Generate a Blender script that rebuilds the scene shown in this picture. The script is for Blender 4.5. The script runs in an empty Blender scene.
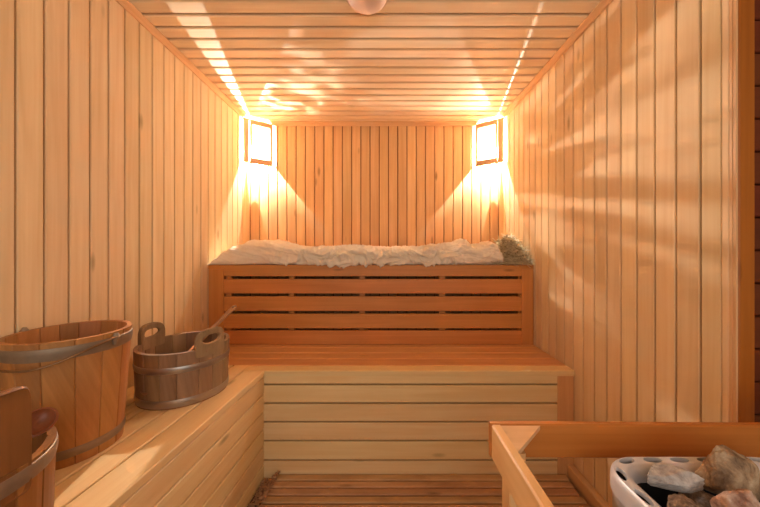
import bpy, bmesh, math, random
from mathutils import Vector, Matrix, noise
C = bpy.context.scene
COL = C.collection
PI = math.pi
# ------------------------------------------------------------------ camera, light, exposure
CAMZ = 1.05
cam_d = bpy.data.cameras.new('camera'); cam = bpy.data.objects.new('camera', cam_d); COL.objects.link(cam)
cam.location = (0, 0, CAMZ)
cam.rotation_euler = (PI/2, 0, 0)
cam_d.sensor_width = 36; cam_d.lens = 36*300/760; cam_d.shift_x = -4/760; cam_d.shift_y = -3.5/760; cam_d.clip_start = 0.02
C.camera = cam
C.view_settings.view_transform = 'Standard'; C.view_settings.look = 'None'
C.view_settings.gamma = 1; C.view_settings.exposure = 0.12
w = bpy.data.worlds.new('world'); C.world = w; w.use_nodes = True
w.node_tree.nodes['Background'].inputs[0].default_value = (1.0, 0.97, 0.93, 1)
w.node_tree.nodes['Background'].inputs[1].default_value = 0.4
BULB_W = 84.0
def area(name, loc, rot, sx, sy, power, col):
    d = bpy.data.lights.new(name, 'AREA'); d.shape = 'RECTANGLE'; d.size = sx; d.size_y = sy; d.energy = power; d.color = col
    o = bpy.data.objects.new(name, d); COL.objects.link(o); o.location = loc; o.rotation_euler = rot; return o
# unseen area fill added behind the camera, tilted up to brighten the ceiling
area('rear_fill_light', (0.05, -1.15, 1.3), (math.radians(98), 0, 0), 2.0, 1.5, 14, (1.0, 0.97, 0.93))

# ------------------------------------------------------------------ dimensions
WL, WR, YB, H = -1.05, 0.895, 2.35, 2.05       # left wall, right wall, back wall, ceiling
LB, UB = 0.484, 0.96                           # lower and upper bench tops
YF, YU = 1.41, 1.79                            # lower bench front, upper bench front
YN = -1.2                                      # near end of the room
FZ = -0.035

# ------------------------------------------------------------------ materials
def srgb(r, g, b):
    f = lambda c: (c/255/12.92) if c/255 <= .04045 else ((c/255+.055)/1.055)**2.4
    return (f(r), f(g), f(b), 1)
def new_mat(name):
    m = bpy.data.materials.new(name); m.use_nodes = True
    nt = m.node_tree; b = nt.nodes['Principled BSDF']; return m, nt, b
def N(nt, t, **kw):
    n = nt.nodes.new(t)
    for k, v in kw.items(): setattr(n, k, v)
    return n
def wood(name, light, dark, rough=.5, tint=.12, grain=1.0, knots=True, stain=0.0, spec=.3, swirl=1.6):
    m, nt, b = new_mat(name); L = nt.links
    at = N(nt, 'ShaderNodeAttribute', attribute_name='bc'); bt = N(nt, 'ShaderNodeAttribute', attribute_name='bt')
    def noi(sc, scale, detail, dist=0):
        mp = N(nt, 'ShaderNodeMapping'); mp.inputs['Scale'].default_value = sc; L.new(at.outputs['Vector'], mp.inputs['Vector'])
        n = N(nt, 'ShaderNodeTexNoise'); n.inputs['Scale'].default_value = scale; n.inputs['Detail'].default_value = detail
        n.inputs['Distortion'].default_value = dist; L.new(mp.outputs[0], n.inputs['Vector']); return n
    n1 = noi((2.0, 90, 90), 1, 4, .3)
    n2 = noi((0.9, 14, 14), 1, 3, swirl)
    n3 = noi((3, 5, 5), 1, 2, .5)
    a = N(nt, 'ShaderNodeMath', operation='MULTIPLY_ADD'); L.new(n1.outputs[0], a.inputs[0]); a.inputs[1].default_value = .45*grain
    c = N(nt, 'ShaderNodeMath', operation='MULTIPLY'); L.new(n2.outputs[0], c.inputs[0]); c.inputs[1].default_value = .75*grain; L.new(c.outputs[0], a.inputs[2])
    d = N(nt, 'ShaderNodeMath', operation='MULTIPLY_ADD'); L.new(n3.outputs[0], d.inputs[0]); d.inputs[1].default_value = .35; L.new(a.outputs[0], d.inputs[2])
    mr = N(nt, 'ShaderNodeMapRange'); mr.inputs[1].default_value = .35*grain+.2; mr.inputs[2].default_value = 1.0*grain+.2; L.new(d.outputs[0], mr.inputs[0])
    mx = N(nt, 'ShaderNodeMix', data_type='RGBA'); L.new(mr.outputs[0], mx.inputs[0]); mx.inputs[6].default_value = light; mx.inputs[7].default_value = dark
    out = mx.outputs[2]
    # each board has its own tone
    hs = N(nt, 'ShaderNodeHueSaturation'); L.new(out, hs.inputs['Color'])
    v = N(nt, 'ShaderNodeMapRange'); v.inputs[3].default_value = 1-tint; v.inputs[4].default_value = 1+tint*.6; L.new(bt.outputs['Fac'], v.inputs[0]); L.new(v.outputs[0], hs.inputs['Value'])
    v2 = N(nt, 'ShaderNodeMapRange'); v2.inputs[3].default_value = .5+.006*tint/.12; v2.inputs[4].default_value = .5-.006*tint/.12
    m3 = N(nt, 'ShaderNodeMath', operation='FRACT'); m4 = N(nt, 'ShaderNodeMath', operation='MULTIPLY'); m4.inputs[1].default_value = 7.31
    L.new(bt.outputs['Fac'], m4.inputs[0]); L.new(m4.outputs[0], m3.inputs[0]); L.new(m3.outputs[0], v2.inputs[0]); L.new(v2.outputs[0], hs.inputs['Hue'])
    out = hs.outputs[0]
    if knots:
        mp = N(nt, 'ShaderNodeMapping'); mp.inputs['Scale'].default_value = (2.2, 7, 7); L.new(at.outputs['Vector'], mp.inputs['Vector'])
        vo = N(nt, 'ShaderNodeTexVoronoi'); vo.inputs['Scale'].default_value = 1.0; L.new(mp.outputs[0], vo.inputs['Vector'])
        r = N(nt, 'ShaderNodeMapRange'); r.inputs[1].default_value = .035; r.inputs[2].default_value = .10; r.inputs[3].default_value = .7; r.inputs[4].default_value = 0
        L.new(vo.outputs['Distance'], r.inputs[0])
        km = N(nt, 'ShaderNodeMix', data_type='RGBA'); L.new(r.outputs[0], km.inputs[0]); L.new(out, km.inputs[6]); km.inputs[7].default_value = tuple(x*.45 for x in dark[:3])+(1,)
        out = km.outputs[2]
    if stain:
        n5 = noi((5, 9, 9), 1, 5, .8)
        r = N(nt, 'ShaderNodeMapRange'); r.inputs[1].default_value = .45; r.inputs[2].default_value = .75; r.inputs[4].default_value = stain; L.new(n5.outputs[0], r.inputs[0])
        km = N(nt, 'ShaderNodeMix', data_type='RGBA'); L.new(r.outputs[0], km.inputs[0]); L.new(out, km.inputs[6]); km.inputs[7].default_value = tuple(x*.35 for x in dark[:3])+(1,)
        out = km.outputs[2]
    L.new(out, b.inputs['Base Color']); b.inputs['Roughness'].default_value = rough; b.inputs['Specular IOR Level'].default_value = spec
    bp = N(nt, 'ShaderNodeBump'); bp.inputs['Strength'].default_value = .12; bp.inputs['Distance'].default_value = .002; L.new(n1.outputs[0], bp.inputs['Height']); L.new(bp.outputs[0], b.inputs['Normal'])
    return m
def plain(name, col, rough=.5, metal=0, noisy=.0, scale=40, spec=.5):
    m, nt, b = new_mat(name); L = nt.links
    tc = N(nt, 'ShaderNodeTexCoord'); n = N(nt, 'ShaderNodeTexNoise'); n.inputs['Scale'].default_value = scale; n.inputs['Detail'].default_value = 4
    L.new(tc.outputs['Object'], n.inputs['Vector'])
    mx = N(nt, 'ShaderNodeMix', data_type='RGBA'); L.new(n.outputs[0], mx.inputs[0])
    mx.inputs[6].default_value = tuple(min(1, x*(1+noisy)) for x in col[:3])+(1,); mx.inputs[7].default_value = tuple(x*(1-noisy) for x in col[:3])+(1,)
    L.new(mx.outputs[2], b.inputs['Base Color']); b.inputs['Roughness'].default_value = rough; b.inputs['Metallic'].default_value = metal; b.inputs['Specular IOR Level'].default_value = spec
    return m
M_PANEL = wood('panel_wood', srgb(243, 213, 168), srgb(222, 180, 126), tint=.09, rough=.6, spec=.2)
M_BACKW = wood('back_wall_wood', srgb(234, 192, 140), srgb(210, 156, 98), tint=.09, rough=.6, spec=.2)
M_TREAD = wood('tread_wood', srgb(230, 172, 114), srgb(204, 138, 78), tint=.08, rough=.4)
M_GAP = wood('dark_gap', srgb(70, 36, 14), srgb(50, 26, 10), knots=False)
M_CEIL = wood('ceiling_wood', srgb(250, 226, 192), srgb(232, 194, 148), tint=.10, rough=.42)
M_BENCH = wood('bench_wood', srgb(248, 214, 156), srgb(230, 182, 118), tint=.09, rough=.45)
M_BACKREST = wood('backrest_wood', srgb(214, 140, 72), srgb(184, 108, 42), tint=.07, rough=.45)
M_TRIM = wood('trim_wood', srgb(232, 186, 136), srgb(208, 150, 98), tint=.05)
M_FLOOR = wood('duckboard_wood', srgb(222, 174, 124), srgb(176, 122, 76), tint=.15, stain=.4)
M_UNDER = wood('dark_backing', srgb(120, 72, 34), srgb(80, 44, 20), knots=False)
M_GROOVE_SHADE = wood('groove_shade_wood', srgb(150, 84, 32), srgb(120, 64, 20), knots=False)  # tongues share the board wood; groove shade is put into this dark tone
M_POST = wood('dark_orange_post', srgb(186, 108, 36), srgb(150, 80, 18), tint=.03, rough=.4)  # darker and more orange than the wall panels
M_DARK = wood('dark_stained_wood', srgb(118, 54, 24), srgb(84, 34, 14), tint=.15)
M_RAIL_SHADED = wood('shaded_rail_wood', srgb(204, 128, 56), srgb(168, 94, 28), tint=.06, rough=.4)  # shade on the camera-facing cross rail is put into this darker tone
M_RAIL_LIT = wood('lit_rail_wood', srgb(240, 190, 132), srgb(214, 156, 96), tint=.06, rough=.45)  # same rail wood, with the lamp light put into a lighter tone
M_BLOCK = wood('block_end_grain', srgb(236, 190, 140), srgb(196, 138, 88), tint=.04, stain=.25)
M_PAIL = wood('oak_pail_wood', srgb(196, 136, 80), srgb(146, 92, 48), tint=.2, rough=.52, grain=1.15, stain=.3, knots=False, swirl=.3)
M_TUB = wood('weathered_tub_wood', srgb(172, 136, 100), srgb(116, 84, 56), tint=.22, rough=.6, grain=1.2, stain=.5, knots=False, swirl=.3)
M_TUB2 = wood('brown_tub_wood', srgb(158, 104, 54), srgb(112, 68, 32), tint=.15, rough=.5, grain=1.1, stain=.3, knots=False, swirl=.3)
M_LADLE = wood('ladle_wood', srgb(176, 128, 88), srgb(128, 84, 52), tint=.05, knots=False)
M_SCOOP = wood('red_brown_scoop_wood', srgb(156, 92, 58), srgb(108, 56, 34), tint=.05, knots=False, rough=.3)
M_HOOP = plain('worn_hoop_metal', srgb(150, 128, 104), .5, .45, .2, 60)
M_HOOP2 = plain('bright_hoop_metal', srgb(180, 170, 158), .33, .85, .15, 40)
M_WIRE = plain('bail_wire', srgb(140, 106, 72), .4, .7, .2, 60)
M_SHADE = wood('lamp_shade_wood', srgb(226, 178, 134), srgb(204, 148, 104), tint=.03, knots=False)
M_STEEL = plain('heater_steel', srgb(200, 192, 188), .32, .55, .05, 30)
M_RIM = plain('heater_rim', srgb(214, 208, 206), .38, .15, .05, 30)
M_BLACK = plain('heater_inside', srgb(28, 24, 24), .7, 0, .3, 30)

# ------------------------------------------------------------------ mesh builder
class MB:
    def __init__(s): s.v=[]; s.f=[]; s.bc=[]; s.bt=[]; s.sm=[]
    def add(s, verts, faces, bc=None, bt=.5, smooth=False):
        o = len(s.v); s.v += [tuple(p) for p in verts]; s.f += [[i+o for i in f] for f in faces]
        s.bc += [tuple(b) for b in (bc if bc is not None else verts)]; s.bt += [bt]*len(verts); s.sm += [smooth]*len(faces)
    def build(s, name, mat, parent=None, loc=None):
        me = bpy.data.meshes.new(name); vs = s.v
        if loc is not None: vs = [(x-loc[0], y-loc[1], z-loc[2]) for x, y, z in vs]
        me.from_pydata(vs, [], s.f)
        a = me.attributes.new('bc', 'FLOAT_VECTOR', 'POINT'); a.data.foreach_set('vector', [c for b in s.bc for c in b])
        a = me.attributes.new('bt', 'FLOAT', 'POINT'); a.data.foreach_set('value', s.bt)
        me.polygons.foreach_set('use_smooth', s.sm)
        me.materials.append(mat); me.update()
        bm = bmesh.new(); bm.from_mesh(me); bmesh.ops.recalc_face_normals(bm, faces=bm.faces); bm.to_mesh(me); bm.free()
        if any(s.sm) and len(s.v) < 20000: me.set_sharp_from_angle(angle=math.radians(38))
        o = bpy.data.objects.new(name, me); COL.objects.link(o)
        if parent: o.parent = parent; o.matrix_parent_inverse = Matrix.Translation(-parent.location)
        if loc is not None: o.location = loc
        return o
R = random.Random(11)
def board(mb, p, A, Wd, Nn, L, W, T, ch=.002, rnd=None, taper=None):
    """board from corner p, length L along A, width W along Wd, thickness T against Nn (front face at p level + Nn)"""
    if rnd is None: rnd = R.random()
    p = Vector(p); A = Vector(A).normalized(); Wd = Vector(Wd).normalized(); Nn = Vector(Nn).normalized()
    prof = [(0, -T), (W, -T), (W, -ch), (W-ch, 0), (ch, 0), (0, -ch)]
    o1, o2 = rnd*57.3, rnd*31.7
    v = []; bc = []
    for l in (0, L):
        for (a, b) in prof:
            v.append(p + A*l + Wd*a + Nn*b); bc.append((l+o1, a+o2, b))
    n = len(prof)
    f = [[i, (i+1) % n, n+(i+1) % n, n+i] for i in range(n)] + [list(range(n))[::-1], list(range(n, 2*n))]
    mb.add(v, f, bc, rnd)
def box(mb, lo, hi, along=0, ch=.0, rnd=None):
    lo = Vector(lo); hi = Vector(hi); s = hi-lo
    if along == 0: board(mb, (lo.x, lo.y, hi.z), (1,0,0), (0,1,0), (0,0,1), s.x, s.y, s.z, ch or .001, rnd)
    elif along == 1: board(mb, (lo.x, lo.y, hi.z), (0,1,0), (1,0,0), (0,0,1), s.y, s.x, s.z, ch or .001, rnd)
    else: board(mb, (lo.x, lo.y, lo.z), (0,0,1), (1,0,0), (0,-1,0), s.z, s.x, s.y, ch or .001, rnd)
def sweep(mb, pts, rad, seg=8, rnd=.5, closed=False, radii=None):
    pts = [Vector(p) for p in pts]; n = len(pts); v = []; bc = []; l = 0
    up = Vector((0,0,1)); prev = None
    for i, p in enumerate(pts):
        if closed: t = pts[(i+1) % n]-pts[i-1]
        else: t = pts[min(i+1, n-1)]-pts[max(i-1, 0)]
        t.normalize()
        if prev is None: a = t.cross(up if abs(t.z) < .9 else Vector((1,0,0))).normalized()
        else: a = (prev - t*prev.dot(t)).normalized()
        prev = a; b = t.cross(a)
        if i: l += (pts[i]-pts[i-1]).length
        r = radii[i] if radii else rad
        for k in range(seg):
            th = 2*PI*k/seg; v.append(p + a*math.cos(th)*r + b*math.sin(th)*r); bc.append((l, math.cos(th)*r, math.sin(th)*r))
    f = []
    for i in range(n if closed else n-1):
        for k in range(seg):
            j = (i+1) % n
            f.append([i*seg+k, i*seg+(k+1) % seg, j*seg+(k+1) % seg, j*seg+k])
    if not closed: f += [list(range(seg))[::-1], list(range((n-1)*seg, n*seg))]
    mb.add(v, f, bc, rnd, True)
def lathe(mb, prof, cx, cy, seg=48, rnd=.5, smooth=True, closed=False, a0=0, a1=2*PI):
    full = abs(a1-a0-2*PI) < 1e-6; ns = seg if full else seg+1; v = []; bc = []; n = len(prof)
    for i in range(ns):
        th = a0+(a1-a0)*i/seg
        for (r, z) in prof: v.append((cx+r*math.cos(th), cy+r*math.sin(th), z)); bc.append((z, th*r, r))
    f = []
    for i in range(seg):
        j = (i+1) % ns
        for k in range(n if closed else n-1):
            f.append([i*n+k, j*n+k, j*n+(k+1) % n, i*n+(k+1) % n])
    mb.add(v, f, bc, rnd, smooth)

def structure(o): o['kind'] = 'structure'; return o
def thing(name, label, cat, loc, group=None):
    o = bpy.data.objects.new(name, None); COL.objects.link(o); o.location = loc; o.empty_display_size = .1
    return tag(o, label, cat, group)
def tag(o, label, cat, group=None, kind=None):
    o['label'] = label; o['category'] = cat
    if group: o['group'] = group
    if kind: o['kind'] = kind
    return o

# ------------------------------------------------------------------ room shell
G = .006   # groove width between boards
def panel_x(name, X, nx, y0, y1, phase, pitch, z0, z1, mat):
    mb = MB(); k0 = math.ceil((y0-phase)/pitch)-1; k1 = math.floor((y1-phase)/pitch)+1
    for k in range(k0, k1):
        a = max(y0, phase+k*pitch+G/2); b = min(y1, phase+(k+1)*pitch-G/2)
        if b-a > .004: board(mb, (X, a, z0), (0,0,1), (0,1,0), (nx,0,0), z1-z0, b-a, .012, .002)
    o = structure(mb.build(name, mat))
    mb = MB(); board(mb, (X-nx*.0115, y0, z0-.02), (0,0,1), (0,1,0), (nx,0,0), z1-z0+.05, y1-y0+.05, .03, .001, .5)
    structure(mb.build('groove_backing', M_GROOVE_SHADE, o)); return o
panel_x('wall_left', WL, 1, YN, YB, .8565, .072, FZ, H, M_PANEL)
panel_x('wall_right', WR, -1, .7975, YB, .8497, .0713, FZ, H, M_PANEL)
mb = MB(); k = -5
while True:
    a = -.76+k*.0723+G/2; b = a+.0723-G
    if a > WR: break
    a = max(a, WL); b = min(b, WR)
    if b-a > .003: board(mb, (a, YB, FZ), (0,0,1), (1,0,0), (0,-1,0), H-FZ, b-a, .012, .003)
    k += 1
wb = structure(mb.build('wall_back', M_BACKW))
mb = MB(); board(mb, (WL-.01, YB+.0115, FZ), (0,0,1), (1,0,0), (0,-1,0), H-FZ+.02, WR-WL+.02, .03, .001, .5); structure(mb.build('groove_backing', M_GROOVE_SHADE, wb))
XR2 = 1.7
mb = MB(); k = -34
while True:
    a = 1.2754+k*.0737; b = a+.0737
    if a > YB: break
    a2 = max(a+.006, YN); b2 = min(b-.006, YB+.01)
    if b2-a2 > .003:
        board(mb, (WL, a2, H), (1,0,0), (0,1,0), (0,0,-1), (WR if a2 > .75 else XR2)-WL, b2-a2, .012, .004)
    k += 1
wb = structure(mb.build('ceiling', M_CEIL))
mb = MB(); box(mb, (WL-.04, YN, H+.0115), (XR2, YB+.05, H+.04), 0); structure(mb.build('groove_backing', M_GROOVE_SHADE, wb))
mb = MB(); box(mb, (WL-.02, YN, FZ-.03), (XR2, YB, FZ), 0, rnd=.4)
structure(mb.build('floor', M_UNDER))
# crown trims
def crown(name, pts, A, L):
    # pts: profile polygon (world offsets), extruded along A
    mb = MB(); A = Vector(A); n = len(pts)
    v = [Vector(p) for p in pts]+[Vector(p)+A*L for p in pts]
    bc = [(0, i*.01, 0) for i in range(n)]+[(L, i*.01, 0) for i in range(n)]
    mb.add(v, [[i, (i+1) % n, n+(i+1) % n, n+i] for i in range(n)]+[list(range(n)), list(range(n, 2*n))], bc, .6)
    return structure(mb.build(name, M_TRIM))
s = .025
crown('trim_1', [(WL, YN, H), (WL+s, YN, H), (WL+s, YN, H-.006), (WL+.012, YN, H-.016), (WL+.006, YN, H-s), (WL, YN, H-s)], (0,1,0), YB-YN)
crown('trim_2', [(WR, .7975, H), (WR-s, .7975, H), (WR-s, .7975, H-.006), (WR-.012, .7975, H-.016), (WR-.006, .7975, H-s), (WR, .7975, H-s)], (0,1,0), YB-.7975)
crown('trim_3', [(WL, YB, H), (WL, YB-.022, H), (WL, YB-.022, H-.008), (WL, YB-.012, H-.02), (WL, YB-.008, H-.03), (WL, YB, H-.03)], (1,0,0), WR-WL)
# end of the right wall: narrow edge strip, moulding, dark orange corner post and the recess beyond
mb = MB(); board(mb, (WR, .779, FZ), (0,0,1), (0,1,0), (-1,0,0), H-FZ, .0172, .012, .002); structure(mb.build('trim_4', M_PANEL))
mb = MB()
for ya in (.7622, .7708): box(mb, (WR+.0005, ya, FZ), (WR+.02, ya+.0072, H), 2, .0015)
structure(mb.build('trim_5', M_TRIM))
mb = MB(); box(mb, (WR+.003, .7595, FZ), (WR+.047, .84, H), 2, .004, .5); structure(mb.build('trim_6', M_POST))
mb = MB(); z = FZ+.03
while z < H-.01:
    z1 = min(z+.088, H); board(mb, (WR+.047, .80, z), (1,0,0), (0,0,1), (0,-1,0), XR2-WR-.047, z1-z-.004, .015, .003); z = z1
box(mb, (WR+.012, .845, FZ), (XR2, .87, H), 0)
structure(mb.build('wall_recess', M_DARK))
panel_x('wall_recess_side', XR2, -1, YN, .85, .0, .072, FZ, H, M_PANEL)
mb = MB(); box(mb, (WR-.034, .80, FZ), (WR, YF, .042), 1, .004, .3); structure(mb.build('baseboard_right', M_TRIM))

# ------------------------------------------------------------------ benches
# upper bench
t = thing('sauna_bench', 'tall upper wooden bench along the back wall with slatted front and dark gaps', 'bench', (0, 2.05, LB))
xs0, xs1 = WL+.002, WR-.002
y = YU
while y < YB-.02:
    mb = MB(); box(mb, (xs0, y, UB-.024), (xs1, min(y+.088, YB-.003), UB), 0, .002); mb.build('deck_board', M_BACKREST, t); y += .094
XA, XB = (223.7-384)/300*YU, (521.8-384)/300*YU
for a, b in ((xs0, XA-.001), (XB+.001, xs1)):
    mb = MB(); box(mb, (a, YU+.0, LB), (b, YU+.022, UB-.025), 2, .002); mb.build('stile', M_BACKREST, t)
zz = lambda py: CAMZ-(py-250)/300*YU
for y0, y1 in ((268.0, 276.3), (279.2, 293.6), (296.6, 311.2), (314.0, 328.5), (330.8, 344.6)):
    mb = MB(); board(mb, (XA, YU+.003, zz(y1)), (1,0,0), (0,0,1), (0,-1,0), XB-XA, zz(y0)-zz(y1), .02, .002); mb.build('front_slat', M_BACKREST, t)
for x0, x1 in ((223.8, 229.5), (288, 293), (359, 364.8), (439.8, 446), (520, 521.7)):
    mb = MB(); box(mb, ((x0-384)/300*YU, YU+.024, LB), ((x1-384)/300*YU, YU+.05, UB-.025), 2, .001); mb.build('batten', M_BACKREST, t)
# lower bench
t = thing('sauna_bench', 'low wide wooden step bench with closed board front below the slatted bench', 'bench', (0.1, 1.6, FZ))
XL2 = -.575
def lx(y): return -.562-.068*(YF-y)
mb = MB(); box(mb, (lx(YF)-.097, YF-.006, LB-.024), (xs1, YF+.062, LB), 0, .003, .15); mb.build('deck_board', M_BENCH, t)
y = YF+.066
while y < YB-.02:
    mb = MB(); y2 = min(y+.084, YB-.003); box(mb, (xs0, y, LB-.024), (xs1, y2, LB), 0, .003); mb.build('deck_board', M_TREAD, t)
    y = y2+.004
    if y > YU+.1: break
XS = (557.3-384)/300*YF
mb = MB(); box(mb, (XS+.001, YF, FZ), (xs1, YF+.02, LB-.025), 2, .002, .2); mb.build('stile', M_TREAD, t)
zf = lambda py: CAMZ-(py-250)/300*YF
lv = [(371, 383.8), (384.9, 402.6), (403.7, 421.2), (422.3, 440.1), (441.2, 459.6), (460.7, 480.5)]
for y0, y1 in lv:
    mb = MB(); board(mb, (XL2, YF, zf(y1)), (1,0,0), (0,0,1), (0,-1,0), XS-XL2, zf(y0)-zf(y1)-.003, .02, .002, R.random()*.6); mb.build('front_board', M_BENCH, t)
mb = MB(); box(mb, (XL2, YF+.022, FZ), (xs1, YF+.03, LB-.03), 0); mb.build('backing', M_GAP, t)
# left bench (its front runs very slightly outwards towards the viewer)
t = thing('sauna_bench', 'long wooden bench along the left wall that carries the pails', 'bench', (-.83, .6, FZ))
A = Vector((.068, 1, 0)).normalized()
ye = YF+.064; y0 = -.28; LL = (ye-y0)/A.y
Wd = Vector((-1, 0, 0))
def slb(off0, off1, z1, T, rnd, ya=y0, yb=ye):
    mb = MB(); x = lx(ya)-off0
    board(mb, (x, ya, z1), A, (-1, 0, 0), (0,0,1), (yb-ya)/A.y, off1-off0, T, .003, rnd); return mb
slb(-.002, .094, LB, .024, .35, yb=YF-.008).build('deck_board', M_BENCH, t)
for a, b in ((.101, .178), (.185, .262), (.269, .346)):
    slb(a, b, LB, .024, R.random()).build('deck_board', M_BENCH, t)
mb = MB(); xa = lx(y0)-.351; xb = lx(ye)-.351
v = [(WL+.003, y0, LB), (xa, y0, LB), (xb, ye, LB), (WL+.003, ye, LB)]
v = v+[(a, b, LB-.024) for a, b, c in v]
mb.add(v, [[0,1,2,3], [7,6,5,4], [0,1,5,4], [1,2,6,5], [2,3,7,6], [3,0,4,7]], [(q[1], q[0]+3, 0) for q in v], .6); mb.build('deck_board', M_BENCH, t)
z = LB-.026
while z > FZ+.005:
    zl = max(z-.0815, FZ); mb = MB()
    board(mb, (lx(y0)-.002, y0, zl), A, (0,0,1), (1,-.068,0), (YF-y0-.002)/A.y, z-zl-.0065, .02, .0025, .25+.5*R.random()); mb.build('front_board', M_BENCH, t); z = zl
mb = MB(); board(mb, (lx(y0)-.026, y0, FZ), A, (0,0,1), (1,-.068,0), (YF-y0-.002)/A.y, LB-.03-FZ, .006, .001); mb.build('backing', M_GAP, t)

# ------------------------------------------------------------------ floor grating and litter
t = thing('duckboard', 'worn wooden duckboard of narrow slats on the floor between the benches', 'duckboard', (.15, .8, FZ))
mb = MB(); y = YF-.003
while y > .66:
    wob = R.uniform(-.006, .006)
    board(mb, (-.505+wob, y-.036, 0), (1,0,0), (0,1,0), (0,0,1), .845-(-.505), .034, .018, .004); y -= .0412
mb.build('slats', M_FLOOR, t)
for x in (-.42, .15, .76):
    mb = MB(); box(mb, (x, .66, FZ), (x+.045, YF-.008, -.0185), 1); mb.build('bearer', M_FLOOR, t)
def flakes(name, n, fn, mat, size):
    mb = MB()
    for i in range(n):
        p = Vector(fn()); s_ = R.uniform(*size); q = Matrix.Rotation(R.uniform(0, 6.3), 3, 'Z') @ Matrix.Rotation(R.uniform(-.7, .7), 3, 'X')
        pts = [(-s_, 0, 0), (-s_*.3, s_*.45, s_*.15), (s_*.6, s_*.35, .0), (s_, 0, s_*.2), (s_*.4, -s_*.4, 0), (-s_*.4, -s_*.4, s_*.1)]
        v = [p+q @ Vector(a) for a in pts]; v2 = [a-Vector((0, 0, .0006)) for a in v]
        mb.add(v+v2, [[0,1,2,3,4,5], [11,10,9,8,7,6]]+[[k, (k+1) % 6, 6+(k+1) % 6, 6+k] for k in range(6)], None, R.random())
    return mb.build(name, mat)
def leafpos():
    y = YF-.01-abs(R.gauss(0, .35)); x = lx(y)+R.uniform(.004, .075)
    return (x, max(y, -.3), (FZ if x < -.51 else 0)+R.uniform(.003, .022))
M_LEAF = plain('dry_leaf', srgb(178, 132, 92), .8, 0, .45, 25)
tag(flakes('leaf_litter', 900, leafpos, M_LEAF, (.004, .011)), 'crumbled dry brown birch leaves on the floor beside the left bench', 'leaves', kind='stuff')

# ------------------------------------------------------------------ corner lamps
def pane_mat(name, lo, hi):
    m, nt, b = new_mat(name); L = nt.links; nt.nodes.remove(b)
    tc = N(nt, 'ShaderNodeTexCoord')
    mp = N(nt, 'ShaderNodeMapping'); mp.inputs['Scale'].default_value = (60, 60, 420); L.new(tc.outputs['Object'], mp.inputs['Vector'])
    n = N(nt, 'ShaderNodeTexNoise'); n.inputs['Scale'].default_value = 1; n.inputs['Detail'].default_value = 2; n.inputs['Distortion'].default_value = .6; L.new(mp.outputs[0], n.inputs['Vector'])
    r = N(nt, 'ShaderNodeMapRange'); r.inputs[1].default_value = .44; r.inputs[2].default_value = .58; r.inputs[3].default_value = lo; r.inputs[4].default_value = hi; L.new(n.outputs[0], r.inputs[0])
    # glass lets little through at grazing angles
    ge = N(nt, 'ShaderNodeNewGeometry'); dt = N(nt, 'ShaderNodeVectorMath', operation='DOT_PRODUCT'); L.new(ge.outputs['Incoming'], dt.inputs[0]); L.new(ge.outputs['True Normal'], dt.inputs[1])
    ab = N(nt, 'ShaderNodeMath', operation='ABSOLUTE'); L.new(dt.outputs['Value'], ab.inputs[0])
    fr = N(nt, 'ShaderNodeMapRange', interpolation_type='SMOOTHSTEP'); fr.inputs[1].default_value = .5; fr.inputs[2].default_value = .8; L.new(ab.outputs[0], fr.inputs[0])
    ml = N(nt, 'ShaderNodeMath', operation='MULTIPLY'); L.new(fr.outputs[0], ml.inputs[0]); L.new(r.outputs[0], ml.inputs[1]); r = ml
    tl = N(nt, 'ShaderNodeBsdfTranslucent'); tl.inputs[0].default_value = (.72, .66, .57, 1)
    tr = N(nt, 'ShaderNodeBsdfTransparent')
    mx = N(nt, 'ShaderNodeMixShader'); L.new(r.outputs[0], mx.inputs[0]); L.new(tl.outputs[0], mx.inputs[1]); L.new(tr.outputs[0], mx.inputs[2])
    L.new(mx.outputs[0], nt.nodes['Material Output'].inputs[0]); return m
M_PANES = {-1: pane_mat('rippled_lamp_glass', .06, 1.0), 1: pane_mat('lamp_glass', .5, .58)}
m, nt, b = new_mat('clear_bulb_glass'); nt.nodes.remove(b)
tr = N(nt, 'ShaderNodeBsdfTransparent'); gl = N(nt, 'ShaderNodeBsdfGlossy'); gl.inputs['Roughness'].default_value = .05
mx = N(nt, 'ShaderNodeMixShader'); mx.inputs[0].default_value = .06; nt.links.new(tr.outputs[0], mx.inputs[1]); nt.links.new(gl.outputs[0], mx.inputs[2]); nt.links.new(mx.outputs[0], nt.nodes['Material Output'].inputs[0])
M_BULB = m
m, nt, b = new_mat('glowing_filament'); nt.nodes.remove(b); em = N(nt, 'ShaderNodeEmission'); em.inputs[0].default_value = (1, .85, .66, 1); em.inputs[1].default_value = 60
nt.links.new(em.outputs[0], nt.nodes['Material Output'].inputs[0]); M_FIL = m
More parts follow.
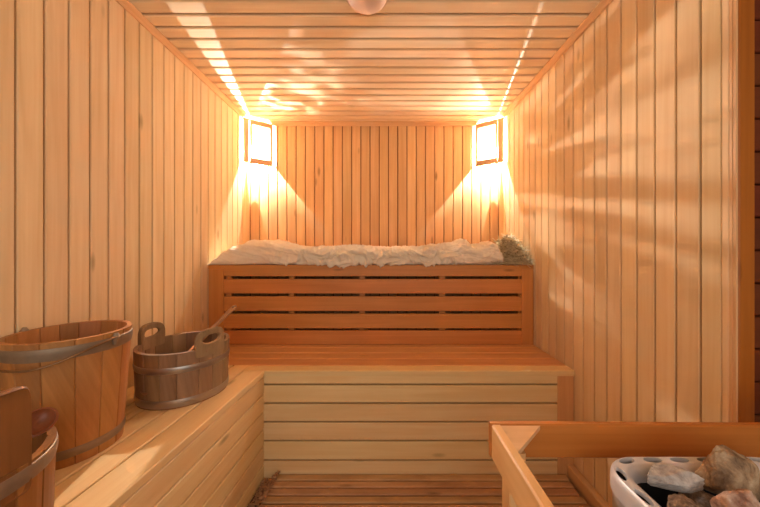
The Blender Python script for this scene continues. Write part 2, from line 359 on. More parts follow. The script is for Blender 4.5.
def corner_lamp(side, label):
    X0 = WL if side < 0 else WR
    P = lambda u, v, z: Vector((X0 - side*u, YB-v, z))
    t = thing('corner_lamp', label, 'lamp', P(.06, .07, 1.70), 'wooden corner lamps')
    z0, z1 = 1.70, 2.028
    la = Vector((.015, .139)); lb = Vector((.181, .0142)); D = (lb-la); LEN = D.length; D /= LEN
    nrm = Vector((.6, .8))   # outwards in uv
    def slab(mb, s0, s1, za, zb, T=.005, out=0.0):
        vs = []
        for zc in (za, zb):
            for s_, o_ in ((s0, out), (s1, out), (s1, out-T), (s0, out-T)):
                uv = la+D*s_+nrm*o_; vs.append(P(uv.x, uv.y, zc))
        mb.add(vs, [[0,1,2,3], [4,5,6,7], [0,1,5,4], [1,2,6,5], [2,3,7,6], [3,0,4,7]], [(q.z, q.x, q.y) for q in vs], .5)
    sA, sB = (.036, .046) if side < 0 else (.0405, .0435)
    mb = MB(); slab(mb, 0, sA, z0, z1); mb.build('shade_strip', M_SHADE, t)
    mb = MB(); slab(mb, sB, sB+.014, z0, z1); slab(mb, LEN-.016, LEN, z0, z1); slab(mb, sB+.014, LEN-.016, z0, z0+.042); slab(mb, sB+.014, LEN-.016, z1-.035, z1)
    mb.build('shade_frame', M_SHADE, t)
    mb = MB(); slab(mb, sB+.014, LEN-.016, z0+.042, z1-.035, .002, -.0015); mb.build('pane', M_PANES[side], t)
    # spacers that hold the shade off the walls, top and bottom
    mb = MB(); pass
    for a_, b_, c_ in ((-.012, 0, z0), (sA, sB, z0), (LEN, LEN+.012, z0), (-.012, 0, z1-.012), (sA, sB, z1-.012)):
        mb = MB(); slab(mb, a_, b_, c_, c_+.010, .004, -.0005); mb.build('spacer', M_SHADE, t)
    # lampholder, bulb, filament
    c = P(.037, .062, 0); zb = 1.782
    mb = MB(); lathe(mb, [(.001, zb-.085), (.009, zb-.085), (.010, zb-.06), (.009, zb-.045), (.001, zb-.044)], c.x, c.y, 20); 
    box(mb, (min(c.x, X0-side*.001), c.y-.006, zb-.082), (max(c.x, X0-side*.001), c.y+.006, zb-.072)); mb.build('lamp_holder', M_BLACK, t)
    mb = MB(); lathe(mb, [(.008, zb-.043)]+[(.022*math.sin(a), zb+.002-.024*math.cos(a)) for a in [PI*(.16+.84*i/12) for i in range(13)]], c.x, c.y, 24); bl = mb.build('bulb', M_BULB, t)
    mb = MB(); sweep(mb, [(c.x-.006, c.y, zb-.001), (c.x-.003, c.y, zb+.002), (c.x, c.y, zb-.001), (c.x+.003, c.y, zb+.002), (c.x+.006, c.y, zb-.001)], .0007, 6); mb.build('filament', M_FIL, bl)
    d = bpy.data.lights.new('bulb_light', 'POINT'); d.energy = BULB_W; d.color = (1, .985, .95); d.shadow_soft_size = .0004
    o = bpy.data.objects.new('bulb_light', d); COL.objects.link(o); o.location = (c.x, c.y, zb+.006)
corner_lamp(-1, 'lit wooden corner lamp with framed pane in the upper left back corner')
corner_lamp(1, 'lit wooden corner lamp with framed pane in the upper right back corner')

# ceiling dome lamp
M_OPAL = plain('opal_glass', srgb(232, 198, 172), .55, 0, .03, 20)
lc = (-.067, 1.163)
t = thing('ceiling_lamp', 'round unlit opal glass dome lamp on the ceiling', 'lamp', (lc[0], lc[1], H))
mb = MB(); lathe(mb, [(0, H-.016), (.085, H-.016), (.088, H-.010), (.088, H), (0, H)], *lc, 48); mb.build('lamp_base', plain('lamp_base', srgb(226, 196, 172), .4), t)
mb = MB(); lathe(mb, [(.078, H-.0165)]+[(.078*math.cos(a), H-.018-.034*math.sin(a)) for a in [PI/2*i/10 for i in range(11)]], *lc, 48); mb.build('lamp_shade', M_OPAL, t)

# ------------------------------------------------------------------ sack and hay on the upper bench
def interp(tab, x):
    if x <= tab[0][0]: return tab[0][1]
    for (a, b), (c, d) in zip(tab, tab[1:]):
        if x <= c:
            u = (x-a)/(c-a); u = u*u*(3-2*u); return b+(d-b)*u
    return tab[-1][1]
top_px = [(212, 263), (218, 257), (226, 250), (236, 244.5), (248, 241), (262, 240.5), (280, 242.5), (300, 246), (330, 247), (352, 245.5), (385, 247.5), (420, 246.5), (440, 244), (455, 243), (464, 239.5), (474, 245), (484, 243.5), (491, 241), (496, 243), (500, 250)]
YC = 1.965
def make_sack():
    mb = MB(); NS, NT = 520, 150; v = []; bc = []
    for i in range(NS+1):
        s_ = i/NS; px = 212+(500-212)*s_; X = (px-384)/300*1.835
        h = max(.008, CAMZ+(250-interp(top_px, px))/300*YC - UB)
        e = min(1, (s_*9)**.6) * min(1, ((1-s_)*28)**.5+.0)
        e = max(e, .02)
        dep = .165*(.45+.55*math.sin(min(1, s_*5)*PI/2))*(1 if s_ < .97 else .85)
        mid = interp([(0, 0), (.12, .0), (.3, .5), (.42, 1), (.8, .9), (.93, .5), (1, .3)], s_)
        over = .030*interp([(0, 0), (.1, .2), (.3, .6), (.5, 1), (.62, .7), (.9, .3), (1, 0)], s_)
        yc = YU-.008+dep - .012*mid
        for j in range(NT):
            th = 2*PI*j/NT; c, sn = math.cos(th), math.sin(th)
            cy = math.copysign(abs(c)**(.8 if sn > 0 else .22), c); cz = math.copysign(abs(sn)**.85, sn)
            Y = yc+dep*cy; Z = UB+h/2+h/2*cz
            # folds: long diagonal drag lines at the left, crumpled cloth towards the middle and right
            q = Vector((X*6+Z*17, Y*9-Z*15, Z*9)); drag = noise.noise(q*1.3)*.6+(.5-abs(noise.noise(q*2.6)))*.5-.2
            q2 = Vector((X*11, Y*15+3, Z*21)); q2 = q2+Vector((noise.noise(q2*.6), noise.noise(q2*.6+Vector((9, 0, 0))), noise.noise(q2*.6+Vector((0, 7, 0)))))*1.4
            cr = (.5-abs(noise.noise(q2)))*1.0+(.5-abs(noise.noise(q2*2.1)))*.5-.55
            q3 = Vector((X*42, Y*40, Z*60)); cr += (.35-abs(noise.noise(q3)))*.16*(.4+mid)
            amp = .026*(1-mid)*drag*1.5+.036*mid*cr+.008*cr
            amp *= min(1, s_*5)
            n = Vector((0, c/dep, sn/(h/2+.01))).normalized()
            if sn < -.3 and c > -.4: amp *= .1
            p = Vector((X, Y, Z))+n*amp
            p.x += .010*mid*noise.noise(q2*.7+Vector((5, 5, 5)))
            if p.y > YU-.002: p.z = max(p.z, UB+.0015)
            else:
                low = UB-over*(.75+.5*noise.noise(Vector((X*9, 1, 2)))+.05*noise.noise(Vector((X*28, 4, 2))))
                if sn < 0: p.z = UB+h/2+(p.z-UB-h/2)*(1+(UB-low)/(h/2+.001))
                p.z = max(p.z, low)
                if p.z < UB+.001: p.y = min(p.y, YU-.004)
            v.append(p); bc.append((s_*10, th, 0))
    f = [[i*NT+j, i*NT+(j+1) % NT, (i+1)*NT+(j+1) % NT, (i+1)*NT+j] for i in range(NS) for j in range(NT)]
    f += [list(range(NT))[::-1], list(range(NS*NT, (NS+1)*NT))]
    mb.add(v, f, bc, .5, True)
    m, nt, b = new_mat('linen_cloth'); L = nt.links; tc = N(nt, 'ShaderNodeTexCoord')
    n = N(nt, 'ShaderNodeTexNoise'); n.inputs['Scale'].default_value = 14; n.inputs['Detail'].default_value = 5; L.new(tc.outputs['Object'], n.inputs[0])
    mx = N(nt, 'ShaderNodeMix', data_type='RGBA'); L.new(n.outputs[0], mx.inputs[0]); mx.inputs[6].default_value = srgb(252, 240, 220); mx.inputs[7].default_value = srgb(240, 216, 180); L.new(mx.outputs[2], b.inputs['Base Color'])
    b.inputs['Roughness'].default_value = .9; b.inputs['Specular IOR Level'].default_value = .1
    wv = N(nt, 'ShaderNodeTexNoise'); wv.inputs['Scale'].default_value = 120; wv.inputs['Detail'].default_value = 3; L.new(tc.outputs['Object'], wv.inputs[0])
    bp = N(nt, 'ShaderNodeBump'); bp.inputs['Strength'].default_value = .4; bp.inputs['Distance'].default_value = .004; L.new(wv.outputs[0], bp.inputs['Height']); L.new(bp.outputs[0], b.inputs['Normal'])
    tl = N(nt, 'ShaderNodeBsdfTranslucent'); L.new(mx.outputs[2], tl.inputs[0]); ms = N(nt, 'ShaderNodeMixShader'); ms.inputs[0].default_value = .15
    L.new(b.outputs[0], ms.inputs[1]); L.new(tl.outputs[0], ms.inputs[2]); L.new(ms.outputs[0], nt.nodes['Material Output'].inputs[0])
    o = mb.build('linen_sack', m)
    tag(o, 'long crumpled cream linen sack lying on the upper bench', 'sack')
make_sack()
def make_hay():
    mb = MB(); RR = random.Random(5)
    def straw(p, d, L, r, bt):
        d = d.normalized(); side = d.cross(Vector((.3, .2, 1))).normalized(); bend = Vector((RR.gauss(0, 1), RR.gauss(0, 1), RR.gauss(0, 1)))*.18*L
        pts = [p+d*L*(k/4-.5)+bend*((k/4-.5)**2*2) for k in range(5)]
        for q in pts:
            zmin = UB+.002 if q.y > YU-.004 else q.z
            q.z = max(q.z, zmin); q.x = min(q.x, WR-.006); q.y = min(q.y, YB-.01)
        sweep(mb, pts, r, 3, bt)
    def hill(x, y): # pile height
        return .165*math.exp(-((x-.80)/.085)**4)*math.exp(-((y-1.94)/.13)**2)
    for i in range(1500):
        x = RR.gauss(.805, .052); y = RR.gauss(1.92, .075)
        if y < YU+.004 or x > WR-.012 or x < .66: continue
        hz = hill(x, y); z = UB+.003+hz*(RR.random()**.4)*RR.uniform(.8, 1.12)
        straw(Vector((x, y, z)), Vector((RR.gauss(0, 1), RR.gauss(0, 1), RR.gauss(0, .5))), RR.uniform(.03, .10), RR.uniform(.0012, .0026), RR.random())
    for i in range(260):   # loose stems along the front edge, hanging over at the right end
        x = min(WR-.015, RR.gauss(.79, .07)); y = RR.uniform(YU-.012, YU+.03)
        straw(Vector((x, y, UB+.006+RR.random()*.012)), Vector((1, RR.gauss(0, .35), RR.gauss(-.1, .18))), RR.uniform(.03, .10), RR.uniform(.0006, .0012), RR.random())
    for i in range(60):
        x = RR.uniform(.05, .7); straw(Vector((x, YU-.004+RR.random()*.01, UB+.003)), Vector((1, RR.gauss(0, .4), 0)), RR.uniform(.015, .05), .0007, RR.random())
    m, nt, b = new_mat('straw'); L = nt.links; bt = N(nt, 'ShaderNodeAttribute', attribute_name='bt')
    cr = N(nt, 'ShaderNodeValToRGB'); cr.color_ramp.elements[0].color = srgb(176, 150, 100); cr.color_ramp.elements[1].color = srgb(246, 232, 196)
    e = cr.color_ramp.elements.new(.4); e.color = srgb(236, 222, 184)
    L.new(bt.outputs['Fac'], cr.inputs[0]); L.new(cr.outputs[0], b.inputs['Base Color']); b.inputs['Roughness'].default_value = .6
    tl = N(nt, 'ShaderNodeBsdfTranslucent'); L.new(cr.outputs[0], tl.inputs[0]); ms = N(nt, 'ShaderNodeMixShader'); ms.inputs[0].default_value = .45
    L.new(b.outputs[0], ms.inputs[1]); L.new(tl.outputs[0], ms.inputs[2]); L.new(ms.outputs[0], nt.nodes['Material Output'].inputs[0])
    tag(mb.build('hay', m), 'tuft of dry hay spilling from the right end of the sack', 'hay', kind='stuff')
make_hay()

# ------------------------------------------------------------------ pails
def vessel(t, cx, cy, z0, rb, rt, h, nst, th, mat, seed):
    rr = random.Random(seed); mb = MB(); SUB = 5; hs = 6
    ws = [rr.uniform(.8, 1.2) for _ in range(nst)]; tot = sum(ws); a = rr.random()
    for k in range(nst):
        a2 = a+2*PI*ws[k]/tot; v = []; bc = []; rnd = rr.random()
        cols = [a+(a2-a)*u for u in (0.004, .04, .3, .5, .7, .96, .996)]
        rad = [-.0018, 0, .0003, .0004, .0003, 0, -.0018]
        for i, (an, dr) in enumerate(zip(cols, rad)):
            for q in range(hs+1):
                z = z0+h*q/hs; r = rb+(rt-rb)*q/hs; v.append((cx+(r+dr)*math.cos(an), cy+(r+dr)*math.sin(an), z)); bc.append((z*.45+rnd*40, an*r+rnd*20, 0))
            for q in range(hs, -1, -1):
                z = z0+h*q/hs; r = rb+(rt-rb)*q/hs-th; v.append((cx+(r-dr)*math.cos(an), cy+(r-dr)*math.sin(an), z)); bc.append((z*.45+rnd*40, an*r+rnd*20, .02))
        n = 2*(hs+1); nc = len(cols)
        f = [[i*n+j, (i+1)*n+j, (i+1)*n+(j+1) % n, i*n+(j+1) % n] for i in range(nc-1) for j in range(n)]
        f += [list(range(n)), list(range((nc-1)*n, nc*n))]
        mb.add(v, f, bc, rnd); a = a2
    mb.build('staves', mat, t)
    mb = MB(); lathe(mb, [(0, z0+.012), (rb-th+.001, z0+.012), (rb-th+.001, z0+.026), (0, z0+.026)], cx, cy, 40, .3, False); mb.build('bottom', mat, t)
def hoop(t, cx, cy, z0, rb, rt, h, za, zb, mat, label=None):
    R_ = lambda z: rb+(rt-rb)*(z-z0)/h
    mb = MB(); lathe(mb, [(R_(za)+.0003, za), (R_(za)+.0014, za+.0006), (R_(za)+.0026, za+(zb-za)*.25), (R_((za+zb)/2)+.0031, (za+zb)/2), (R_(zb)+.0026, za+(zb-za)*.75), (R_(zb)+.0014, zb-.0006), (R_(zb)+.0003, zb)], cx, cy, 72, .5, True, True)
    th = -1.2; box(mb, (cx+R_(za)*math.cos(th)-.001, cy+R_(za)*math.sin(th)-.003, za+.004), (cx+R_(za)*math.cos(th)+.001, cy+R_(za)*math.sin(th)-.001, za+.006))
    o = mb.build('hoop', mat, t)
    if label: o['label'] = label
def ear(t, cx, cy, ang, rad, th, zlo, ztop, wid, mat, hole, seed=.5, skew=0, top_e=.5):
    """stave that rises above the rim, rounded head with an oval hand hole"""
    n = 56; oc = (zlo+ztop)/2; hh = (ztop-zlo)/2; out = []; inn = []
    solid = hole is None
    if solid: hole = (oc, wid*.25, hh*.6)
    hz, hw, hr = hole     # hole centre z, half width, half height
    for k in range(n):
        a = 2*PI*k/n; c, s_ = math.cos(a), math.sin(a)
        e = top_e if s_ > 0 else .12
        x = wid/2*math.copysign(abs(c)**e, c); z = oc+hh*math.copysign(abs(s_)**(max(e, .12)), s_)
        out.append((x, z)); inn.append((hw*math.copysign(abs(c)**.8, c), hz+hr*s_+skew*0))
    v = []; bc = []
    for lst, ins in ((out, 0), (out, .003), (inn, -.003), (inn, 0)):
        for side in (0, 1):
            for (x, z) in lst:
                if lst is out and ins: x *= 1-.06; z = oc+(z-oc)*(1-.03)
                if lst is inn and ins: x *= 1.12; z = hz+(z-hz)*1.15
                r = rad+.0015 if side == 0 else rad-th-.0015
                if not ins: r += -.003 if side == 0 else .003
                an = ang+x/rad
                v.append((cx+r*math.cos(an), cy+r*math.sin(an), z)); bc.append((z+seed*40, x+seed*9, side*.01))
    g = lambda ring, side, k: (ring*2+side)*n+(k % n)
    f = []
    for k in range(n):
        for side in (0, 1):
            for r_ in range(1 if solid else 3): f.append([g(r_, side, k), g(r_, side, k+1), g(r_+1, side, k+1), g(r_+1, side, k)])
        f.append([g(0, 0, k), g(0, 0, k+1), g(0, 1, k+1), g(0, 1, k)])
        if not solid: f.append([g(3, 0, k), g(3, 0, k+1), g(3, 1, k+1), g(3, 1, k)])
    if solid:
        for side in (0, 1):
            f += [[g(1, side, k), g(1, side, k+1), g(1, side, n//2-k-1), g(1, side, n//2-k)] for k in range(n//4)]
            f += [[g(1, side, n//2+k), g(1, side, n//2+k+1), g(1, side, n-k-1), g(1, side, n-k)] for k in range(n//4)]
    mb = MB(); mb.add(v, f, bc, seed, True)
    o = mb.build('handle', mat, t)
    return o

# tall pail with wire bail
bx, by, bh = -.902, .866, .332
t = thing('wooden_pail', 'tall brown wooden pail with wire bail handle beside the left wall', 'pail', (bx, by, LB))
z0 = LB+.001; rb, rt = .1135, .1345
vessel(t, bx, by, z0, rb, rt, bh, 15, .012, M_PAIL, 3)
hoop(t, bx, by, z0, rb, rt, bh, z0+bh-.046, z0+bh-.014, M_HOOP); hoop(t, bx, by, z0, rb, rt, bh, z0+.022, z0+.046, M_HOOP)
ztop = z0+bh
lug = []
for sx in (1, -1):
    an = (-.10 if sx > 0 else PI+.0); R0 = rt+.004 if sx > 0 else rt-.002
    px_, py_ = bx+R0*math.cos(an), by+R0*math.sin(an)
    mb = MB(); P0 = Vector((px_, py_, ztop-(.014 if sx > 0 else .002)))
    sweep(mb, [P0+Vector((0, 0, -.022)), P0+Vector((.002*sx, 0, -.008)), P0+Vector((.004*sx, 0, .002)), P0+Vector((.003*sx, 0, .011))], .006, 10, radii=[.004, .0085, .0095, .005])
    mb.build('lug', M_HOOP, t); lug.append(P0+Vector((.004*sx, 0, .004)))
mb = MB(); pts = []
for i in range(41):
    a = PI*i/40; c = (lug[0]+lug[1])/2; hx = (lug[0].x-lug[1].x)/2+.004
    pts.append(Vector((c.x+hx*math.cos(a)**1 if True else 0, c.y-.148*math.sin(a)**.85, lug[0].z-.045*math.sin(a)+.004*math.sin(4*a))))
sweep(mb, pts, .0028, 8); o = mb.build('bail_handle', M_WIRE, t)

# low tub with two stave handles
tx, ty, r0, r1, th_ = -.803, 1.209, .154, .160, .196
t = thing('wooden_tub', 'low weathered grey-brown wooden tub with two stave handles beyond the tall pail', 'tub', (tx, ty, LB))
z0 = LB+.001
vessel(t, tx, ty, z0, r0, r1, th_, 17, .013, M_TUB, 8)
hoop(t, tx, ty, z0, r0, r1, th_, z0+.125, z0+.149, M_HOOP2, 'bright steel hoop around the middle of the tub'); hoop(t, tx, ty, z0, r0, r1, th_, z0+.004, z0+.032, M_HOOP2)
ear(t, tx, ty, math.atan2(.018, -.163), r1, .013, z0+th_-.03, z0+th_+.071, .125, M_TUB, (z0+th_+.032, .038, .016), .3, top_e=.72)
ear(t, tx, ty, math.atan2(-.062, .148), r1, .013, z0+th_-.03, z0+th_+.071, .125, M_TUB, (z0+th_+.032, .038, .016), .7, top_e=.72)
def ladle(name, label, pbowl, prim, ptip, mat, rbowl, hw, hole=True, tilt=0):
    pb, pt = Vector(pbowl), Vector(ptip); t = thing(name, label, 'ladle', pb)
    d = (pt-pb).normalized(); side = d.cross(Vector((0,0,1))).normalized(); up = side.cross(d)
    L_ = (pt-pb).length; n = 28; mb = MB()
    # flat handle: outline with rounded tip
    outl = [(rbowl*.8, hw*.6), (L_*.35, hw*.5), (L_*.75, hw*.75), (L_-hw*1.2, hw), (L_-hw*.35, hw*.8), (L_, hw*.3)]
    o2 = outl+[(a, -b) for a, b in outl[::-1]]; v = []; bc = []
    for hgt in (.004, -.004):
        for a, b in o2: v.append(pb+d*a+side*b+up*hgt); bc.append((a, b, hgt))
    k = len(o2); f = [list(range(k)), list(range(k, 2*k))[::-1]]+[[i, (i+1) % k, k+(i+1) % k, k+i] for i in range(k)]
    mb.add(v, f, bc, .5); mb.build('handle', mat, t)
    if hole:
        mb = MB(); c = pt-d*hw*1.3; v = []
        for hgt in (.0046, -.0046): v += [c+(d*math.cos(2*PI*i/14)+side*math.sin(2*PI*i/14))*hw*.32+up*hgt for i in range(14)]
        mb.add(v, [list(range(14)), list(range(14, 28))[::-1]]+[[i, (i+1) % 14, 14+(i+1) % 14, 14+i] for i in range(14)]); mb.build('hanging_hole', M_BLACK, t)
    mb = MB(); prof = [(0, -rbowl*.62), (rbowl*.55, -rbowl*.55), (rbowl*.88, -rbowl*.25), (rbowl, 0), (rbowl*.88, .001), (rbowl*.76, -rbowl*.2), (rbowl*.45, -rbowl*.42), (0, -rbowl*.48)]
    lathe(mb, prof, 0, 0, 32)
    T_ = Matrix.Rotation(math.radians(tilt), 3, 'X') @ Matrix.Rotation(math.radians(tilt*.5), 3, 'Y'); mb.v = [tuple(pb+T_ @ Vector(q)) for q in mb.v]; mb.build('bowl', mat, t)
    return t
ladle('wooden_ladle', 'wooden ladle leaning in the low tub with its handle tip over the rim', (-.84, 1.09, LB+.062), None, (-.743, 1.5, .772), M_LADLE, .036, .013)

# near tub at the lower left
nx_, ny_ = -.768, .498; r0, r1 = .147, .152
t = thing('wooden_tub', 'brown wooden tub cut off by the lower left corner with a tall plank handle', 'tub', (nx_, ny_, LB))
vessel(t, nx_, ny_, z0, r0, r1, th_, 17, .013, M_TUB2, 21)
hoop(t, nx_, ny_, z0, r0, r1, th_, z0+th_-.034, z0+th_-.006, M_HOOP); hoop(t, nx_, ny_, z0, r0, r1, th_, z0+.006, z0+.032, M_HOOP)
ear(t, nx_, ny_, -.13, r1, .013, z0+th_-.05, z0+th_+.137, .100, M_TUB2, None, .35, top_e=.3)
ear(t, nx_, ny_, PI-.13, r1, .013, z0+th_-.05, z0+th_+.137, .100, M_TUB2, None, .6, top_e=.3)
ladle('wooden_scoop', 'dark red-brown wooden scoop resting across the rim of the lower left tub', (-.692, .60, .706), None, (-.895, .47, .70), M_SCOOP, .029, .011, False, 38)

# ------------------------------------------------------------------ heater guard rail
t = thing('guard_rail', 'low wooden guard rail around the stone heater at the lower right', 'railing', (.55, .5, FZ))
RZ = .71; RX = .2085; RY = .585
mb = MB(); board(mb, (RX, RY, RZ-.066), (1,0,-.006), (0,0,1), (0,-1,0), .895-RX+.75, .066, .012, .003, .4); mb.build('rail', M_RAIL_SHADED, t)
mb = MB(); board(mb, (RX+.001, -.35, RZ-.066), (0,1,0), (0,0,1), (-1,0,0), RY+.35-.001, .066, .016, .003, .7); mb.build('rail', M_RAIL_LIT, t)
mb = MB(); a = RX+.0175
v = [(a, RY-.001, RZ-.002), (a+.078, RY-.001, RZ-.002), (a, RY-.078, RZ-.002)]; v += [(p, q, r-.008) for p, q, r in v]
mb.add(v, [[0,1,2], [5,4,3], [0,1,4,3], [1,2,5,4], [2,0,3,5]], [(q[0]+3, q[1], q[2]) for q in v], .7); mb.build('corner_block', M_BLOCK, t)
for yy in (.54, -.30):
    mb = MB(); box(mb, (a, yy, FZ), (a+.03, yy+.034, RZ-.067+.04), 2, .002, .6); mb.build('post', M_RAIL_LIT, t)

# ------------------------------------------------------------------ heater
hx0, hx1, hy1, hy0, HZ = .366, .70, .527, .17, .69
t = thing('sauna_heater', 'grey steel sauna heater with oval vent holes around its rim', 'heater', ((hx0+hx1)/2, (hy0+hy1)/2, FZ))
def rrect(inset, r, n=10):
    r = max(r-inset, .006); x0, x1, y0_, y1_ = hx0+inset, hx1-inset, hy0+inset, hy1-inset; pts = []
    for cx, cy, a0 in ((x1-r, y1_-r, 0), (x0+r, y1_-r, PI/2), (x0+r, y0_+r, PI), (x1-r, y0_+r, 3*PI/2)):
        for i in range(n+1): a = a0+PI/2*i/n; pts.append((cx+r*math.cos(a), cy+r*math.sin(a)))
    return pts
def loft(mb, prof, r=.062, closed=True, smooth=True):
    rings = [[(x, y, z) for x, y in rrect(ins, r)] for ins, z in prof]; n = len(rings[0]); v = [p for q in rings for p in q]; f = []
    m_ = len(rings)
    for i in range(m_ if closed else m_-1):
        for k in range(n): j = (i+1) % m_; f.append([i*n+k, i*n+(k+1) % n, j*n+(k+1) % n, j*n+k])
    mb.add(v, f, None, .5, smooth)
mb = MB()
prof = [(0, HZ-.03), (0, HZ-.010), (.0015, HZ-.004), (.005, HZ), (.020, HZ), (.026, HZ-.003), (.030, HZ-.009), (.032, HZ-.018), (.032, HZ-.026), (.028, HZ-.026), (.028, HZ-.018), (.024, HZ-.008), (.006, HZ-.006), (.004, HZ-.03)]
loft(mb, prof)
rim = mb.build('vented_rim', M_RIM, t)
# cut the oval vent holes, walking round the rim centre line
cl = rrect(.0125, .062, 24); cl = [Vector((x, y, 0)) for x, y in cl]; cum = [0]
for i in range(len(cl)): cum.append(cum[-1]+(cl[(i+1) % len(cl)]-cl[i]).length)
tot = cum[-1]; nh = 26
def at(s_):
    s_ %= tot
    for i in range(len(cl)):
        if s_ <= cum[i+1]: u = (s_-cum[i])/(cum[i+1]-cum[i]); p = cl[i].lerp(cl[(i+1) % len(cl)], u); d = (cl[(i+1) % len(cl)]-cl[i]).normalized(); return p, d
# distance of back edge hole so that one sits at x = .455
i0 = min(range(len(cl)), key=lambda i: (cl[i]-Vector((.459, hy1-.0125, 0))).length if cl[i].y > hy1-.03 else 9)
s0 = None
best = 9
for q in range(2000):
    p, d = at(tot*q/2000)
    e = (p-Vector((.461, hy1-.0125, 0))).length
    if e < best: best = e; s0 = tot*q/2000
cut = MB()
for k in range(nh):
    p, d = at(s0+k*tot/nh); q = Vector((-d.y, d.x, 0)); v = []
    for z in (HZ-.05, HZ+.02): v += [Vector((p.x, p.y, z))+d*.0155*math.cos(2*PI*i/20)+q*.0065*math.sin(2*PI*i/20) for i in range(20)]
    cut.add(v, [list(range(20))[::-1], list(range(20, 40))]+[[i, (i+1) % 20, 20+(i+1) % 20, 20+i] for i in range(20)])
co = cut.build('cutter', M_BLACK)
md = rim.modifiers.new('b', 'BOOLEAN'); md.operation = 'DIFFERENCE'; md.object = co; md.solver = 'EXACT'
dg = bpy.context.evaluated_depsgraph_get(); dg.update(); me = bpy.data.meshes.new_from_object(rim.evaluated_get(dg)); rim.modifiers.clear(); rim.data = me
me.materials.clear(); me.materials.append(M_RIM)
bpy.data.objects.remove(co)
for p in me.polygons: p.use_smooth = True
me.set_sharp_from_angle(angle=math.radians(32))
mb = MB(); loft(mb, [(.003, .14), (.003, HZ-.029), (.006, HZ-.029), (.006, .14)]); mb.build('casing', M_STEEL, t)
mb = MB(); loft(mb, [(.031, .16), (.031, HZ-.024), (.033, HZ-.024), (.033, .16)]); mb.build('stone_basket', M_BLACK, t)
mb = MB(); loft(mb, [(.0062, HZ-.0145), (.0062, HZ-.0125), (.0275, HZ-.0125), (.0275, HZ-.0145)]); mb.build('vent_hole_shade', M_BLACK, t)  # black ring added under the rim to stand for shade inside the holes
mb = MB(); loft(mb, [(.0065, .15), (.0065, .16), (.17, .16), (.17, .15)]); mb.build('base_plate', M_BLACK, t)
for sx, sy in ((hx0+.05, hy0+.05), (hx1-.05, hy0+.05), (hx0+.05, hy1-.05), (hx1-.05, hy1-.05)):
    mb = MB(); box(mb, (sx-.012, sy-.012, FZ), (sx+.012, sy+.012, .15), 2); mb.build('leg', M_BLACK, t)
mb = MB(); box(mb, (hx0+.034, hy0+.034, HZ-.075), (hx1-.034, hy1-.034, HZ-.07)); mb.build('grate', M_BLACK, t)
# stones
def stone_mat(name, a, b_, c):
    m, nt, b = new_mat(name); L = nt.links; tc = N(nt, 'ShaderNodeTexCoord')
    n = N(nt, 'ShaderNodeTexNoise'); n.inputs['Scale'].default_value = 38; n.inputs['Detail'].default_value = 7; n.inputs['Roughness'].default_value = .65; n.inputs['Distortion'].default_value = .5; L.new(tc.outputs['Object'], n.inputs[0])
    cr = N(nt, 'ShaderNodeValToRGB'); cr.color_ramp.elements[0].position = .34; cr.color_ramp.elements[0].color = a; cr.color_ramp.elements[1].position = .68; cr.color_ramp.elements[1].color = c
    e = cr.color_ramp.elements.new(.5); e.color = b_; L.new(n.outputs[0], cr.inputs[0])
    L.new(cr.outputs[0], b.inputs['Base Color']); b.inputs['Roughness'].default_value = .75
    bp = N(nt, 'ShaderNodeBump'); bp.inputs['Strength'].default_value = .7; bp.inputs['Distance'].default_value = .004; L.new(n.outputs[0], bp.inputs['Height']); L.new(bp.outputs[0], b.inputs['Normal'])
    return m
MS = {'brown': stone_mat('brown_stone', srgb(104, 78, 54), srgb(164, 132, 98), srgb(206, 180, 146)),
      'grey': stone_mat('grey_stone', srgb(140, 128, 120), srgb(190, 180, 172), srgb(222, 214, 206)),
      'dark': stone_mat('dark_stone', srgb(70, 54, 44), srgb(128, 104, 84), srgb(180, 156, 130)),
      'rosy': stone_mat('rosy_stone', srgb(130, 88, 68), srgb(184, 146, 122), srgb(222, 200, 180))}
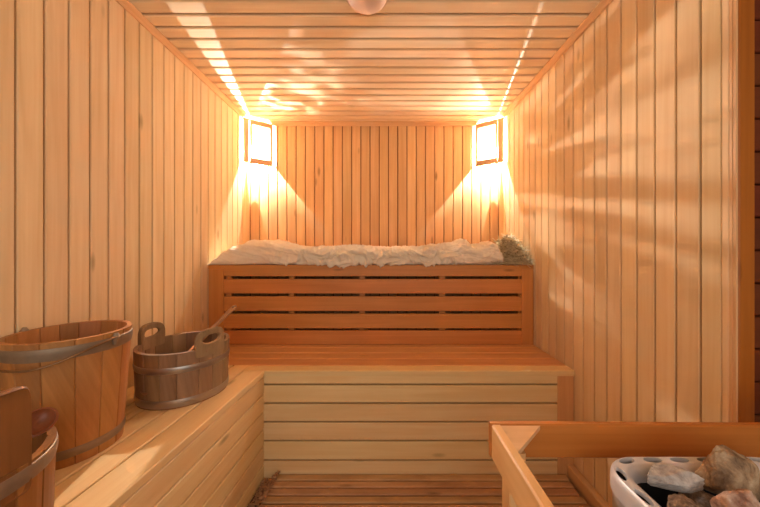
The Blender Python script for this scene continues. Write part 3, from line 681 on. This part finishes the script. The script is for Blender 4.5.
def stone(loc, size, rot, kind, seed, label, group=None, pts=None):
    rr = random.Random(seed); bm = bmesh.new(); bmesh.ops.create_icosphere(bm, subdivisions=5, radius=1)
    if pts: planes = [(Vector(p[:3]).normalized(), p[3]) for p in pts]
    else:
        planes = []
        while len(planes) < 13:
            d = Vector((rr.gauss(0, 1), rr.gauss(0, 1), rr.gauss(0, 1))).normalized()
            if all(d.dot(q) < .78 for q, _ in planes): planes.append((d, rr.uniform(.68, .95)))
    off = Vector((seed*3.1, seed, 0))
    for v in bm.verts:
        d = v.co.normalized(); a = 0
        for n, h in planes:
            k = n.dot(d)
            if k > .05: a += (k/h)**22
        rad = min(1.25, a**(-1/22)) if a > 0 else 1.2
        co = d*rad
        v.co = co*(1+.07*noise.noise(co*2.3+off)+.045*noise.noise(co*6+off)-.05*abs(noise.noise(co*4+off))+.02*noise.noise(co*15+off))
    M = Matrix.LocRotScale(None, Matrix.Rotation(math.radians(rot[2]), 3, 'Z') @ Matrix.Rotation(math.radians(rot[1]), 3, 'Y') @ Matrix.Rotation(math.radians(rot[0]), 3, 'X'), None).to_3x3()
    for v in bm.verts: v.co = M @ Vector((v.co.x*size[0], v.co.y*size[1], v.co.z*size[2]))
    me = bpy.data.meshes.new('heater_stone'); bm.to_mesh(me); bm.free(); me.materials.append(MS[kind])
    for p in me.polygons: p.use_smooth = False
    o = bpy.data.objects.new('heater_stone', me); COL.objects.link(o); o.location = loc
    return tag(o, label, 'stone', 'heater stones')
stone((.546, .470, .698), (.044, .030, .040), (0, 4, 4), 'brown', 4, 'largest rough brown stone standing highest in the heater', pts=[(-1, -.1, .1, .9), (.38, -.15, 1, .80), (.8, -.1, .55, .9), (1, -.1, .1, .95), (.7, -.4, -.6, .85), (-.5, -.5, -.8, .8), (0, -1, .25, .72), (.5, -.8, .3, .75), (-.6, -.8, .1, .78), (0, 0, -1, .85), (0, 1, 0, .8), (.4, .7, .5, .85), (-.5, .7, .4, .85)])
stone((.455, .470, .692), (.044, .020, .018), (14, 10, -4), 'grey', 9, 'flat pale grey slab stone near the left rim of the heater')
stone((.430, .425, .672), (.036, .024, .026), (0, 20, 25), 'dark', 12, 'dark brown stone below the pale grey slab')
stone((.492, .418, .678), (.034, .026, .034), (0, -10, 40), 'rosy', 17, 'rosy stone in front of the largest stone')
stone((.602, .432, .662), (.033, .028, .024), (10, 0, 70), 'dark', 23, 'dark stone right of the largest stone')
stone((.495, .470, .650), (.030, .024, .022), (10, 0, 20), 'dark', 29, 'dark stone wedged left of the largest stone at the back rim')
stone((.62, .465, .668), (.026, .022, .026), (10, 30, 20), 'brown', 31, 'brown stone at the right rear of the heater')
for i, (x, y_, k, lab) in enumerate(((.44, .34, 'brown', 'brown stone in the middle of the left side of the heater'), (.51, .335, 'dark', 'dark stone at the very centre of the heater'),
        (.58, .355, 'grey', 'pale grey stone right of the heater centre'), (.64, .38, 'brown', 'brown stone against the right side of the heater'),
        (.44, .265, 'dark', 'dark stone in the near left corner of the heater'), (.52, .26, 'grey', 'pale grey stone at the near edge of the heater'), (.60, .27, 'rosy', 'rosy stone in the near right corner of the heater'))):
    stone((x, y_, .660), (.034, .032, .026), (i*23, i*41, i*67), k, 40+i, lab)
